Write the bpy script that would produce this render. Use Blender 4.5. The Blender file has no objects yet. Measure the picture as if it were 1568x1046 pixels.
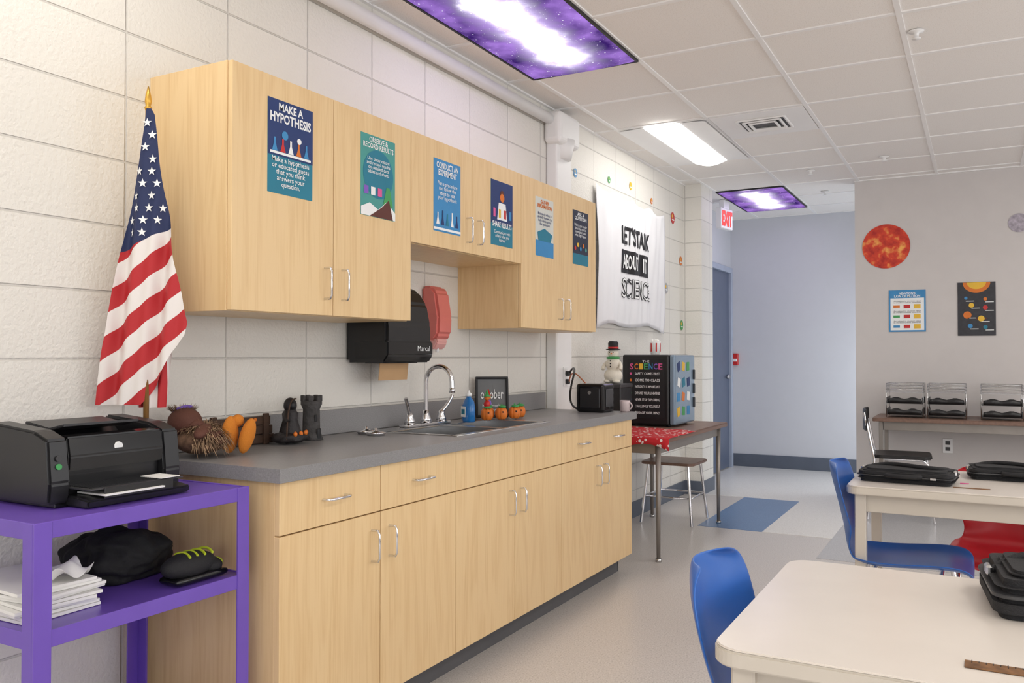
import bpy, bmesh, math, random
from mathutils import Vector, Matrix, Euler
from mathutils import noise as mn
random.seed(7)
scene = bpy.context.scene
COL = scene.collection
rad = math.radians

# ------------------------------------------------------------------ materials
def lin(c):
    c = c/255.0
    return c/12.92 if c <= 0.04045 else ((c+0.055)/1.055)**2.4
def C(r, g, b): return (lin(r), lin(g), lin(b), 1)
_m = {}
def M(name, col, rough=.5, metal=0, var=.05, scale=9, bump=0, bscale=150, emis=0, stretch=None, spec=None, trans=0, alpha=None):
    if name in _m: return _m[name]
    m = bpy.data.materials.new(name); m.use_nodes = True
    nt = m.node_tree; b = nt.nodes['Principled BSDF']
    b.inputs['Roughness'].default_value = rough
    b.inputs['Metallic'].default_value = metal
    if spec is not None: b.inputs['Specular IOR Level'].default_value = spec
    if trans: b.inputs['Transmission Weight'].default_value = trans
    if alpha is not None: b.inputs['Alpha'].default_value = alpha
    tc = nt.nodes.new('ShaderNodeTexCoord')
    mp = nt.nodes.new('ShaderNodeMapping')
    nt.links.new(tc.outputs['Object'], mp.inputs['Vector'])
    if stretch: mp.inputs['Scale'].default_value = stretch
    n = nt.nodes.new('ShaderNodeTexNoise'); n.inputs['Scale'].default_value = scale; n.inputs['Detail'].default_value = 3
    nt.links.new(mp.outputs['Vector'], n.inputs['Vector'])
    r = nt.nodes.new('ShaderNodeValToRGB')
    r.color_ramp.elements[0].position = .3; r.color_ramp.elements[1].position = .7
    r.color_ramp.elements[0].color = tuple(x*(1-var) for x in col[:3])+(1,)
    r.color_ramp.elements[1].color = tuple(min(1, x*(1+var)) for x in col[:3])+(1,)
    nt.links.new(n.outputs['Fac'], r.inputs['Fac'])
    nt.links.new(r.outputs['Color'], b.inputs['Base Color'])
    if emis:
        nt.links.new(r.outputs['Color'], b.inputs['Emission Color']); b.inputs['Emission Strength'].default_value = emis
    if bump:
        n2 = nt.nodes.new('ShaderNodeTexNoise'); n2.inputs['Scale'].default_value = bscale
        nt.links.new(tc.outputs['Object'], n2.inputs['Vector'])
        bp = nt.nodes.new('ShaderNodeBump'); bp.inputs['Strength'].default_value = bump; bp.inputs['Distance'].default_value = .004
        nt.links.new(n2.outputs['Fac'], bp.inputs['Height']); nt.links.new(bp.outputs['Normal'], b.inputs['Normal'])
    _m[name] = m
    return m

def block_wall(name, col, mort):
    m = bpy.data.materials.new(name); m.use_nodes = True
    nt = m.node_tree; b = nt.nodes['Principled BSDF']; b.inputs['Roughness'].default_value = .48
    tc = nt.nodes.new('ShaderNodeTexCoord'); s = nt.nodes.new('ShaderNodeSeparateXYZ')
    nt.links.new(tc.outputs['Object'], s.inputs[0])
    a = nt.nodes.new('ShaderNodeMath'); a.operation = 'ADD'
    nt.links.new(s.outputs['X'], a.inputs[0]); nt.links.new(s.outputs['Y'], a.inputs[1])
    a2 = nt.nodes.new('ShaderNodeMath'); a2.operation = 'ADD'; a2.inputs[1].default_value = .598+.4064*20
    nt.links.new(a.outputs[0], a2.inputs[0])
    cx = nt.nodes.new('ShaderNodeCombineXYZ'); nt.links.new(a2.outputs[0], cx.inputs[0]); nt.links.new(s.outputs['Z'], cx.inputs[1])
    br = nt.nodes.new('ShaderNodeTexBrick'); br.offset = 0; br.squash = 1
    br.inputs['Scale'].default_value = 1; br.inputs['Brick Width'].default_value = .4064; br.inputs['Row Height'].default_value = .2032
    br.inputs['Mortar Size'].default_value = .0045; br.inputs['Mortar Smooth'].default_value = .6
    br.inputs['Color1'].default_value = col; br.inputs['Color2'].default_value = tuple(x*.975 for x in col[:3])+(1,); br.inputs['Mortar'].default_value = mort
    nt.links.new(cx.outputs[0], br.inputs['Vector']); nt.links.new(br.outputs['Color'], b.inputs['Base Color'])
    n = nt.nodes.new('ShaderNodeTexNoise'); n.inputs['Scale'].default_value = 75; n.inputs['Detail'].default_value = 8
    nt.links.new(tc.outputs['Object'], n.inputs['Vector'])
    b1 = nt.nodes.new('ShaderNodeBump'); b1.inputs['Strength'].default_value = .6; b1.inputs['Distance'].default_value = .006
    nt.links.new(n.outputs['Fac'], b1.inputs['Height'])
    b2 = nt.nodes.new('ShaderNodeBump'); b2.invert = True; b2.inputs['Strength'].default_value = .7; b2.inputs['Distance'].default_value = .005
    nt.links.new(br.outputs['Fac'], b2.inputs['Height']); nt.links.new(b1.outputs['Normal'], b2.inputs['Normal'])
    nt.links.new(b2.outputs['Normal'], b.inputs['Normal'])
    return m

def speckle(name, c1, c2, c3, rough, scale=220):
    m = bpy.data.materials.new(name); m.use_nodes = True
    nt = m.node_tree; b = nt.nodes['Principled BSDF']; b.inputs['Roughness'].default_value = rough
    tc = nt.nodes.new('ShaderNodeTexCoord')
    n = nt.nodes.new('ShaderNodeTexNoise'); n.inputs['Scale'].default_value = scale; n.inputs['Detail'].default_value = 2
    nt.links.new(tc.outputs['Object'], n.inputs['Vector'])
    r = nt.nodes.new('ShaderNodeValToRGB'); e = r.color_ramp.elements
    e[0].position = .34; e[0].color = c2; e[1].position = .66; e[1].color = c3
    x = e.new(.45); x.color = c1; x = e.new(.56); x.color = c1
    nt.links.new(n.outputs['Fac'], r.inputs['Fac']); nt.links.new(r.outputs['Color'], b.inputs['Base Color'])
    return m

def maple(name, base, dark, rough=.36):
    m = bpy.data.materials.new(name); m.use_nodes = True
    nt = m.node_tree; b = nt.nodes['Principled BSDF']; b.inputs['Roughness'].default_value = rough
    tc = nt.nodes.new('ShaderNodeTexCoord'); mp = nt.nodes.new('ShaderNodeMapping'); mp.inputs['Scale'].default_value = (5, 5, .55)
    nt.links.new(tc.outputs['Object'], mp.inputs[0])
    n = nt.nodes.new('ShaderNodeTexNoise'); n.inputs['Scale'].default_value = 2.2; n.inputs['Detail'].default_value = 4; n.inputs['Distortion'].default_value = .6
    nt.links.new(mp.outputs[0], n.inputs['Vector'])
    w = nt.nodes.new('ShaderNodeMath'); w.operation = 'MULTIPLY'; w.inputs[1].default_value = 9
    nt.links.new(n.outputs['Fac'], w.inputs[0])
    f = nt.nodes.new('ShaderNodeMath'); f.operation = 'PINGPONG'; f.inputs[1].default_value = 1
    nt.links.new(w.outputs[0], f.inputs[0])
    mp2 = nt.nodes.new('ShaderNodeMapping'); mp2.inputs['Scale'].default_value = (90, 90, 3)
    nt.links.new(tc.outputs['Object'], mp2.inputs[0])
    n2 = nt.nodes.new('ShaderNodeTexNoise'); n2.inputs['Scale'].default_value = 1.5; nt.links.new(mp2.outputs[0], n2.inputs['Vector'])
    ad = nt.nodes.new('ShaderNodeMath'); ad.operation = 'MULTIPLY_ADD'; ad.inputs[1].default_value = .45
    nt.links.new(f.outputs[0], ad.inputs[0]); nt.links.new(n2.outputs['Fac'], ad.inputs[2])
    r = nt.nodes.new('ShaderNodeValToRGB'); e = r.color_ramp.elements
    e[0].position = .3; e[0].color = dark; e[1].position = .85; e[1].color = base
    nt.links.new(ad.outputs[0], r.inputs['Fac']); nt.links.new(r.outputs['Color'], b.inputs['Base Color'])
    return m

mWall = block_wall('painted_block', C(232, 229, 222), C(208, 205, 199))
mWallSmooth = M('painted_drywall_warm', C(210, 205, 203), .6, var=.015, bump=.05, bscale=90)
mWallBlue = M('painted_wall_lavender', C(210, 212, 218), .33, var=.01, bump=.05, bscale=60)
mFloor = speckle('vinyl_floor', C(208, 203, 199), C(184, 179, 175), C(222, 218, 215), .3, 150)
mFloorW = speckle('vinyl_floor_light', C(234, 232, 228), C(216, 213, 208), C(242, 240, 237), .25)
mFloorB = speckle('vinyl_floor_blue', C(98, 132, 176), C(84, 116, 162), C(118, 150, 190), .3)
mFloorG = speckle('vinyl_floor_grey', C(184, 184, 186), C(168, 168, 170), C(200, 200, 202), .3)
mTile = speckle('ceiling_tile', C(246, 242, 238), C(234, 230, 226), C(248, 246, 244), .9, 200)
mGrid = M('ceiling_grid_white', C(248, 247, 246), .4, var=.01)
mBase = M('rubber_baseboard', C(92, 100, 114), .5)
mMaple = maple('maple_laminate', C(235, 204, 155), C(224, 189, 138))
mCounter = speckle('grey_laminate', C(140, 139, 140), C(131, 130, 131), C(149, 148, 149), .35, 260)
mDark = M('door_gap_shade', C(70, 56, 42), .8)  # shade between the cabinet doors, put into the colour
mToe = M('toekick_grey', C(92, 92, 95), .6)
mSteel = M('brushed_steel', C(205, 205, 205), .25, 1, var=.04)
mChrome = M('chrome', C(225, 225, 228), .12, 1, var=.01)
mPurple = M('purple_enamel', C(112, 82, 184), .3, var=.04)
mBlack = M('black_plastic', C(30, 30, 32), .35)
mBlackG = M('black_gloss', C(16, 16, 18), .15)
mGreyD = M('dark_grey_plastic', C(58, 58, 60), .4)
mFab = M('black_nylon', C(28, 28, 31), .75, bump=.5, bscale=400)
mWhite = M('white_paint', C(242, 242, 242), .5, var=.01)
mPaper = M('paper_white', C(238, 237, 234), .7, var=.02)
mDesk = M('desk_laminate_cream', C(228, 220, 211), .25, var=.015)
mDeskE = M('desk_edge_cream', C(206, 198, 186), .4, var=.02)
mBlueP = M('blue_plastic', C(34, 98, 184), .3, var=.03)
mRedP = M('red_plastic', C(190, 30, 42), .3, var=.03)
mWal = M('walnut_laminate', C(126, 98, 84), .4, var=.15, scale=3, stretch=(18, 1.2, 18))
mOrange = M('orange_plush', C(214, 130, 42), .9, bump=.6, bscale=300)
mBrown = M('brown_skin', C(96, 58, 46), .8, bump=.3)
mRed = M('red_paint', C(200, 40, 40), .4)
mNavy = M('navy_ink', C(28, 54, 110), .5)
mTeal = M('teal_ink', C(30, 124, 150), .5)
mTealG = M('teal_green_ink', C(74, 156, 150), .5)
mSky = M('blue_ink', C(60, 140, 196), .5)
mYel = M('yellow_ink', C(236, 190, 60), .5)
mOrg = M('orange_ink', C(222, 120, 40), .5)
mInkW = M('white_ink', C(244, 246, 246), .5, var=.005)
mInkK = M('black_ink', C(22, 22, 26), .5)
mPink = M('pink_ink', C(220, 90, 150), .5)
mGreen = M('green_ink', C(70, 160, 90), .5)
mPurpI = M('purple_ink', C(130, 90, 190), .5)
mBrnI = M('brown_ink', C(92, 44, 36), .5)

# ------------------------------------------------------------------ geometry helpers
def root(name, loc=(0, 0, 0), rot=(0, 0, 0)):
    e = bpy.data.objects.new(name, None); e.empty_display_size = .05
    e.location = loc; e.rotation_euler = rot
    COL.objects.link(e); return e
def fin(name, bm, mat, P, smooth=False, loc=None):
    me = bpy.data.meshes.new(name); bm.normal_update(); bm.to_mesh(me); bm.free()
    if smooth:
        for p in me.polygons: p.use_smooth = True
    if isinstance(mat, (list, tuple)):
        for x in mat: me.materials.append(x)
    else: me.materials.append(mat)
    o = bpy.data.objects.new(name, me); COL.objects.link(o)
    if P: o.parent = P
    if loc: o.location = loc
    return o
def box(P, name, c, s, mat, bev=.002, rot=None, seg=1, smooth=False):
    bm = bmesh.new(); bmesh.ops.create_cube(bm, size=1)
    bmesh.ops.scale(bm, vec=s, verts=bm.verts)
    if bev > 0:
        bev = min(bev, min(s)*.45)
        bmesh.ops.bevel(bm, geom=bm.edges[:], offset=bev, segments=seg, affect='EDGES', profile=.5)
    if rot: bmesh.ops.rotate(bm, matrix=Euler(rot).to_matrix(), verts=bm.verts)
    bmesh.ops.translate(bm, vec=c, verts=bm.verts)
    return fin(name, bm, mat, P, smooth)
def bx(P, name, x0, x1, y0, y1, z0, z1, mat, bev=.002, seg=1):
    return box(P, name, ((x0+x1)/2, (y0+y1)/2, (z0+z1)/2), (x1-x0, y1-y0, z1-z0), mat, bev, seg=seg)
def cyl(P, name, p0, p1, r, mat, r2=None, seg=20):
    p0 = Vector(p0); p1 = Vector(p1); d = p1-p0
    bm = bmesh.new(); bmesh.ops.create_cone(bm, cap_ends=True, segments=seg, radius1=r, radius2=r if r2 is None else r2, depth=d.length)
    q = Vector((0, 0, 1)).rotation_difference(d.normalized())
    bmesh.ops.rotate(bm, matrix=q.to_matrix(), verts=bm.verts)
    bmesh.ops.translate(bm, vec=(p0+p1)/2, verts=bm.verts)
    o = fin(name, bm, mat, P)
    for p in o.data.polygons: p.use_smooth = len(p.vertices) == 4
    return o
def blob(P, name, c, s, mat, rot=None, sub=3, noise=0):
    bm = bmesh.new(); bmesh.ops.create_icosphere(bm, subdivisions=sub, radius=1)
    for v in bm.verts:
        if noise: v.co *= 1+random.uniform(-noise, noise)
    bmesh.ops.scale(bm, vec=s, verts=bm.verts)
    if rot: bmesh.ops.rotate(bm, matrix=Euler(rot).to_matrix(), verts=bm.verts)
    bmesh.ops.translate(bm, vec=c, verts=bm.verts)
    return fin(name, bm, mat, P, True)
def lathe(P, name, prof, c, mat, seg=28):
    bm = bmesh.new(); rings = []
    for r, z in prof:
        rings.append([bm.verts.new((c[0]+r*math.cos(2*math.pi*i/seg), c[1]+r*math.sin(2*math.pi*i/seg), c[2]+z)) for i in range(seg)])
    for a, b in zip(rings, rings[1:]):
        for i in range(seg):
            j = (i+1) % seg; bm.faces.new((a[i], a[j], b[j], b[i]))
    bm.faces.new(rings[0][::-1]); bm.faces.new(rings[-1])
    return fin(name, bm, mat, P, True)
def to_mesh(o, name, mat, P, smooth):
    dg = bpy.context.evaluated_depsgraph_get()
    me = bpy.data.meshes.new_from_object(o.evaluated_get(dg))
    bpy.data.objects.remove(o)
    me.materials.clear(); me.materials.append(mat)
    for p in me.polygons: p.use_smooth = smooth
    n = bpy.data.objects.new(name, me); COL.objects.link(n)
    if P: n.parent = P
    return n
def tube(P, name, pts, r, mat, cyc=False, bez=False):
    cu = bpy.data.curves.new(name, 'CURVE'); cu.dimensions = '3D'; cu.bevel_depth = r; cu.bevel_resolution = 3; cu.use_fill_caps = True
    if bez:
        sp = cu.splines.new('NURBS'); sp.points.add(len(pts)-1)
        for p, q in zip(sp.points, pts): p.co = (*q, 1)
        sp.use_endpoint_u = True; sp.order_u = min(4, len(pts)); sp.resolution_u = 8; sp.use_cyclic_u = cyc
    else:
        sp = cu.splines.new('POLY'); sp.points.add(len(pts)-1)
        for p, q in zip(sp.points, pts): p.co = (*q, 1)
        sp.use_cyclic_u = cyc
    o = bpy.data.objects.new(name+'_c', cu); COL.objects.link(o)
    bpy.context.view_layer.update()
    return to_mesh(o, name, mat, P, True)
def ftext(P, s, cx, cy, w, h, mat, z=.002, bold=.0, name='lettering'):
    cu = bpy.data.curves.new(name, 'FONT'); cu.body = s; cu.align_x = 'CENTER'; cu.size = 1; cu.offset = bold; cu.resolution_u = 2; cu.space_line = .85
    o = bpy.data.objects.new(name+'_c', cu); COL.objects.link(o); bpy.context.view_layer.update()
    n = to_mesh(o, name, mat, P, False)
    vs = n.data.vertices
    if not len(vs): return n
    x0 = min(v.co.x for v in vs); x1 = max(v.co.x for v in vs); y0 = min(v.co.y for v in vs); y1 = max(v.co.y for v in vs)
    for v in vs:
        v.co = ((v.co.x-(x0+x1)/2)*w/(x1-x0)+cx, (v.co.y-(y0+y1)/2)*h/(y1-y0)+cy, z)
    return n
def poly(P, name, pts, z, mat):
    bm = bmesh.new(); bm.faces.new([bm.verts.new((x, y, z)) for x, y in pts]); return fin(name, bm, mat, P)
def rect(P, name, cx, cy, w, h, z, mat): return poly(P, name, [(cx-w/2, cy-h/2), (cx+w/2, cy-h/2), (cx+w/2, cy+h/2), (cx-w/2, cy+h/2)], z, mat)
def disc(P, name, cx, cy, r, z, mat, n=36, ry=None):
    ry = ry or r
    return poly(P, name, [(cx+r*math.cos(2*math.pi*i/n), cy+ry*math.sin(2*math.pi*i/n)) for i in range(n)], z, mat)
def rslab(P, name, x0, x1, y0, y1, z0, z1, r, mat, bev=.004, seg=8):
    bm = bmesh.new(); vs = []
    for cx, cy, a0 in ((x1-r, y1-r, 0), (x0+r, y1-r, 90), (x0+r, y0+r, 180), (x1-r, y0+r, 270)):
        for i in range(seg+1):
            a = rad(a0+90*i/seg); vs.append(bm.verts.new((cx+r*math.cos(a), cy+r*math.sin(a), z0)))
    f = bm.faces.new(vs); f.normal_flip()
    ex = bmesh.ops.extrude_face_region(bm, geom=[f])
    bmesh.ops.translate(bm, vec=(0, 0, z1-z0), verts=[g for g in ex['geom'] if isinstance(g, bmesh.types.BMVert)])
    bmesh.ops.recalc_face_normals(bm, faces=bm.faces)
    if bev:
        es = [e for e in bm.edges if abs(e.verts[0].co.z-e.verts[1].co.z) < 1e-6]
        bmesh.ops.bevel(bm, geom=es, offset=bev, segments=2, affect='EDGES')
    return fin(name, bm, mat, P)
def grid_surface(P, name, rows, mat, thick=.006, sub=1, smooth=True):
    bm = bmesh.new(); g = [[bm.verts.new(p) for p in r] for r in rows]
    for a, b in zip(g, g[1:]):
        for i in range(len(a)-1): bm.faces.new((a[i], a[i+1], b[i+1], b[i]))
    o = fin(name, bm, mat, P, smooth)
    if thick:
        s = o.modifiers.new('s', 'SOLIDIFY'); s.thickness = thick; s.offset = 0
    if sub:
        u = o.modifiers.new('u', 'SUBSURF'); u.levels = sub; u.render_levels = sub
    return o
FX = (rad(90), 0, rad(90))   # faces +X
FY = (rad(90), 0, 0)         # faces -Y
WX = -2.32
# ------------------------------------------------------------------ room shell
bx(None, 'floor', -2.65, 4.6, -3.1, 9.7, -.1, 0, mFloor, 0)
bx(None, 'ceiling', -2.65, 4.6, -3.1, 9.7, 2.76, 2.86, mTile, 0)
bx(None, 'wall_left', -2.62, WX, -3.1, 7.75, 0, 2.76, mWall, 0)
bx(None, 'wall_left_pilaster', WX, -2.155, 7.4, 7.75, 0, 2.76, mWall, 0)
bx(None, 'wall_alcove_left', -2.62, -2.45, 7.75, 9.55, 0, 2.76, mWallBlue, 0)
bx(None, 'wall_alcove_back', -2.62, .05, 9.55, 9.7, 0, 2.76, mWallBlue, 0)
bx(None, 'wall_alcove_right', -.1, .05, 8.1, 9.55, 0, 2.76, mWallBlue, 0)
bx(None, 'wall_back', -.95, 4.6, 7.95, 8.1, 0, 2.76, mWallSmooth, 0)
bx(None, 'wall_right', 4.45, 4.6, -3.1, 7.95, 0, 2.76, mWallSmooth, 0)
bx(None, 'wall_rear', -2.32, 4.45, -3.1, -2.95, 0, 2.76, mWallSmooth, 0)
bx(None, 'baseboard_alcove', -2.45, -.1, 9.535, 9.55, 0, .14, mBase)
bx(None, 'baseboard_back', -.965, 4.45, 7.935, 7.95, 0, .12, mBase)
bx(None, 'baseboard_back_end', -.965, -.95, 7.95, 8.1, 0, .12, mBase)
bx(None, 'baseboard_left', WX, WX+.012, 4.86, 7.4, 0, .12, mBase)
bx(None, 'baseboard_left_near', WX, WX+.012, -2.9, 1.78, 0, .12, mBase)
bx(None, 'baseboard_pilaster', WX, -2.143, 7.385, 7.76, 0, .12, mBase)
bx(None, 'floor_inlay_blue', -1.80, -1.34, 6.05, 7.45, 0, .002, mFloorB, 0)
bx(None, 'floor_inlay_white', -1.34, -.88, 6.05, 7.45, 0, .002, mFloorW, 0)
bx(None, 'floor_inlay_grey', -.88, 1.3, 5.42, 7.45, 0, .002, mFloorG, 0)
bx(None, 'floor_inlay_pale', -2.3, 1.3, 7.45, 7.93, 0, .0018, mFloorW, 0)
bx(None, 'floor_inlay_alcove', -2.42, -.97, 7.93, 9.53, 0, .0018, mFloorW, 0)
# ceiling grid
P = root('trim_ceiling_grid', (0, 0, 2.757))
gx0, gy0, p = -1.53, 4.13, .6125
for k in range(-2, 11):
    x = gx0+k*p
    if -2.3 < x < 4.4: bx(P, 'runner', x-.012, x+.012, -2.94, 9.53 if x < -.96 else 7.94, -.004, .003, mGrid, 0)
for k in range(-12, 10):
    y = gy0+k*p
    if y > -2.9 and y < 9.5: bx(P, 'cross_tee', WX if y < 7.7 else -2.44, 4.44 if y < 7.94 else -.96, y-.012, y+.012, -.003, .003, mGrid, 0)
bx(P, 'wall_angle', WX, WX+.02, -2.94, 7.4, -.006, .003, mGrid, 0)
bx(P, 'wall_angle_back', -.95, 4.44, 7.93, 7.95, -.006, .003, mGrid, 0)
bx(P, 'wall_angle_alcove', -2.44, -.96, 9.53, 9.55, -.006, .003, mGrid, 0)

# ------------------------------------------------------------------ light fixtures
def nebula():
    m = bpy.data.materials.new('galaxy_light_cover'); m.use_nodes = True
    nt = m.node_tree; N = nt.nodes; L = nt.links; N.clear()
    out = N.new('ShaderNodeOutputMaterial'); em = N.new('ShaderNodeEmission'); L.new(em.outputs[0], out.inputs[0])
    tc = N.new('ShaderNodeTexCoord'); s = N.new('ShaderNodeSeparateXYZ'); L.new(tc.outputs['Object'], s.inputs[0])
    def mth(op, a, b=None, c=None, clamp=False):
        n = N.new('ShaderNodeMath'); n.operation = op; n.use_clamp = clamp
        for i, v in enumerate((a, b, c)):
            if v is None: continue
            if isinstance(v, (int, float)): n.inputs[i].default_value = v
            else: L.new(v, n.inputs[i])
        return n.outputs[0]
    no = N.new('ShaderNodeTexNoise'); no.inputs['Scale'].default_value = 5; no.inputs['Detail'].default_value = 7; L.new(tc.outputs['Object'], no.inputs['Vector'])
    ax = mth('ABSOLUTE', s.outputs['X']); ay = mth('ABSOLUTE', s.outputs['Y'])
    wob = mth('MULTIPLY_ADD', no.outputs['Fac'], .26, -.13)
    gx = mth('MULTIPLY_ADD', mth('ADD', ax, wob), -5.2, 1.12, True)
    gy = mth('MULTIPLY_ADD', mth('ADD', ay, wob), -4.0, 2.5, True)
    g = mth('MULTIPLY', gx, gy)
    g2 = mth('POWER', g, 1.5); g3 = mth('POWER', g, 4.5)
    r = N.new('ShaderNodeValToRGB'); e = r.color_ramp.elements
    e[0].position = .36; e[0].color = (.045, .015, .15, 1); e[1].position = .68; e[1].color = (.45, .24, .8, 1)
    L.new(no.outputs['Fac'], r.inputs['Fac'])
    last = r.outputs['Color']
    for sc, th in ((26, .10), (60, .09), (13, .06)):
        vo = N.new('ShaderNodeTexVoronoi'); vo.inputs['Scale'].default_value = sc; L.new(tc.outputs['Object'], vo.inputs['Vector'])
        st = mth('LESS_THAN', vo.outputs['Distance'], th)
        mx = N.new('ShaderNodeMix'); mx.data_type = 'RGBA'; L.new(st, mx.inputs['Factor']); L.new(last, mx.inputs['A']); mx.inputs['B'].default_value = (.85, .8, 1, 1)
        last = mx.outputs['Result']
    mx2 = N.new('ShaderNodeMix'); mx2.data_type = 'RGBA'; L.new(g2, mx2.inputs['Factor']); L.new(last, mx2.inputs['A']); mx2.inputs['B'].default_value = (.88, .82, 1, 1)
    L.new(mx2.outputs['Result'], em.inputs['Color'])
    L.new(mth('MULTIPLY_ADD', g3, 9, 1.0), em.inputs['Strength'])
    return m
def emit(name, col, st):
    m = bpy.data.materials.new(name); m.use_nodes = True; nt = m.node_tree; nt.nodes.clear()
    o = nt.nodes.new('ShaderNodeOutputMaterial'); e = nt.nodes.new('ShaderNodeEmission'); e.inputs[0].default_value = col; e.inputs[1].default_value = st
    nt.links.new(e.outputs[0], o.inputs[0]); return m
mNeb = nebula()
mTube = emit('lamp_diffuser', (1, .97, .92, 1), 11)
mTubeBig = emit('lamp_lens', (1, .95, .88, 1), 7.2)
def fix_purple(x, y):
    P = root('ceiling_light_galaxy_cover', (x, y, 2.754))
    for a in (-.3, .3): box(P, 'edge', (a, 0, -.006), (.012, 1.215, .012), mInkK, 0)
    for b in (-.604, .604): box(P, 'edge_end', (0, b, -.006), (.6, .012, .012), mInkK, 0)
    rows = []
    for j in range(25):
        yy = -.6+1.2*j/24
        rows.append([(-.298+.596*i/12, yy, -.008-.008*(1-(2*i/12-1)**2)) for i in range(13)])
    grid_surface(P, 'fabric_cover', rows, mNeb, 0, 0)
    return P
def fix_white(x, y, big=False, mat=None):
    P = root('ceiling_light_troffer', (x, y, 2.754))
    if big:
        box(P, 'frame', (0, 0, -.002), (.6, 1.21, .008), mGrid, .001)
        rect(P, 'lens', 0, 0, .56, 1.17, -.008, mat or mTubeBig)
    else:
        box(P, 'pan', (0, 0, 0), (.6, 1.21, .006), mGrid, .001)
        for sg in (-1, 1):
            rows = [[(sg*(.13+.165*i/8), yy, -.006-.008*(i/8)**3) for i in range(9)] for yy in (-.6, .6)]
            grid_surface(P, 'reflector_wing', rows, mWhite, 0, 0)
        rows = [[(-.125+.25*i/14, yy, -.006-.030*math.sin(math.pi*i/14)) for i in range(15)] for yy in (-.595, .595)]
        grid_surface(P, 'diffuser', rows, mTube, 0, 0)
fix_purple(-1.835, 3.52)
fix_white(-1.835, 5.97)
fix_purple(-1.835, 8.42)
fix_white(-1.835, 1.07, True, emit('lamp_lens_dim', (1, .94, .84, 1), 4.6))  # weaker lens, so the nearby left wall does not clip
for (x, y) in ((-1.835, -1.4), (1.2, .4), (1.2, 2.9), (1.2, 5.4), (1.2, -1.9), (3.5, 1.7), (3.5, 4.6), (-.3, -1.6)):
    fix_white(x, y, True)
# corridor side window lighting the alcove
P = root('window_1', (-.105, 8.82, 1.05))
bx(P, 'frame', -.02, 0, -.5, .5, -.75, .75, mWhite)
bx(P, 'glazing', -.026, -.021, -.45, .45, -.7, .7, emit('daylight_glazing', (.9, .96, 1, 1), 5), 0)
# unseen windows added on right and rear walls to brighten ceiling and walls
mFillE = emit('added_fill_glazing', (.95, .97, 1, 1), 4.8)
for i, y in enumerate((-1.2, 1.2, 3.6, 6.0)):
    P = root('window_%d' % (i+2), (4.445, y, 1.7))
    bx(P, 'frame', -.03, 0, -.85, .85, -.7, .7, mWhite)
    for s in (-1, 1): bx(P, 'glazing', -.036, -.031, s*.41-.37, s*.41+.37, -.65, .65, mFillE, 0)
P = root('window_6', (1.2, -2.945, 1.7))
bx(P, 'frame', -1.2, 1.2, 0, .03, -.7, .7, mWhite)
for s in (-1, 0, 1): bx(P, 'glazing', s*.78-.36, s*.78+.36, .031, .036, -.65, .65, mFillE, 0)

# vent, sprinklers
P = root('air_vent', (-1.225, 5.665, 2.754))
box(P, 'panel', (0, 0, 0), (.58, .58, .006), mGrid, .001)
for k in range(3):
    s = .30-.07*k
    z = -.006-.004*k
    for a in (-1, 1):
        box(P, 'louver', (a*s/2, 0, z), (.018, s, .012), mWhite, .002, rot=(0, a*.5, 0))
        box(P, 'louver_end', (0, a*s/2, z), (s, .018, .012), mWhite, .002, rot=(-a*.5, 0, 0))
    box(P, 'slot', (0, 0, -.0035-.0005*k), (s-.02, s-.02, .001), mGreyD if k != 2 else mToe, 0)
for x, y in ((-.63, 7.06), (-1.21, 7.3), (-.25, 4.4), (-1.25, 8.3)):
    P = root('fire_sprinkler', (x, y, 2.757))
    lathe(P, 'escutcheon', [(.035, 0), (.033, -.006), (.012, -.01), (.010, -.03), (.02, -.034), (.02, -.037)], (0, 0, 0), mWhite)

# ------------------------------------------------------------------ wall pipe and chase
P = root('trim_wall_pipe', (-2.275, 0, 0))
cyl(P, 'pipe', (0, -2.9, 2.665), (0, 4.66, 2.665), .032, mWhite)
for y in (.5, 2.0): cyl(P, 'coupling', (0, y, 2.665), (0, y+.05, 2.665), .037, mWhite)
bx(P, 'riser_cover', -.045, .03, 4.64, 4.86, 0, 2.58, mWhite, .012, 3)
bx(P, 'elbow_cover', -.045, .075, 4.60, 4.90, 2.52, 2.72, mWhite, .035, 4)
cyl(P, 'elbow_neck', (.01, 4.75, 2.44), (.01, 4.75, 2.56), .06, mWhite, .085)

# ------------------------------------------------------------------ base cabinet
P = root('base_cabinet_with_sink')
by = [1.795+.4628*k for k in range(7)]
fx = -1.76
bx(P, 'end_panel_left', WX, fx+.0005, by[0], by[0]+.02, 0, .87, mMaple, .001)
bx(P, 'end_panel_right', WX, fx, by[6]-.02, by[6], .1, .87, mMaple, .001)
bx(P, 'back_panel', WX, WX+.01, by[0]+.02, by[6]-.02, .1, .87, mMaple, 0)
bx(P, 'bottom_panel', WX+.01, fx-.012, by[0]+.02, by[6]-.02, .1, .12, mMaple, 0)
bx(P, 'gap_shade_board', fx-.012, fx, by[0]+.02, by[6]-.02, .1, .87, mDark, 0)  # dark board behind the fronts; shade of the gaps is in its colour
bx(P, 'toe_kick', fx-.08, fx-.06, by[0]+.02, by[6]-.01, 0, .1, mToe, 0)
bx(P, 'toe_kick_end', WX+.01, fx-.06, by[6]-.02, by[6]-.01, 0, .1, mToe, 0)
def pull(P, p, vert, L=.1, r=.004, out=.032):
    x, y, z = p; h = L/2
    if vert: pts = [(x, y, z-h), (x+out*.8, y, z-h), (x+out, y, z-h+.012), (x+out, y, z+h-.012), (x+out*.8, y, z+h), (x, y, z+h)]
    else: pts = [(x, y-h, z), (x+out*.8, y-h, z), (x+out, y-h+.012, z), (x+out, y+h-.012, z), (x+out*.8, y+h, z), (x, y+h, z)]
    tube(P, 'pull_handle', pts, r, mChrome)
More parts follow.
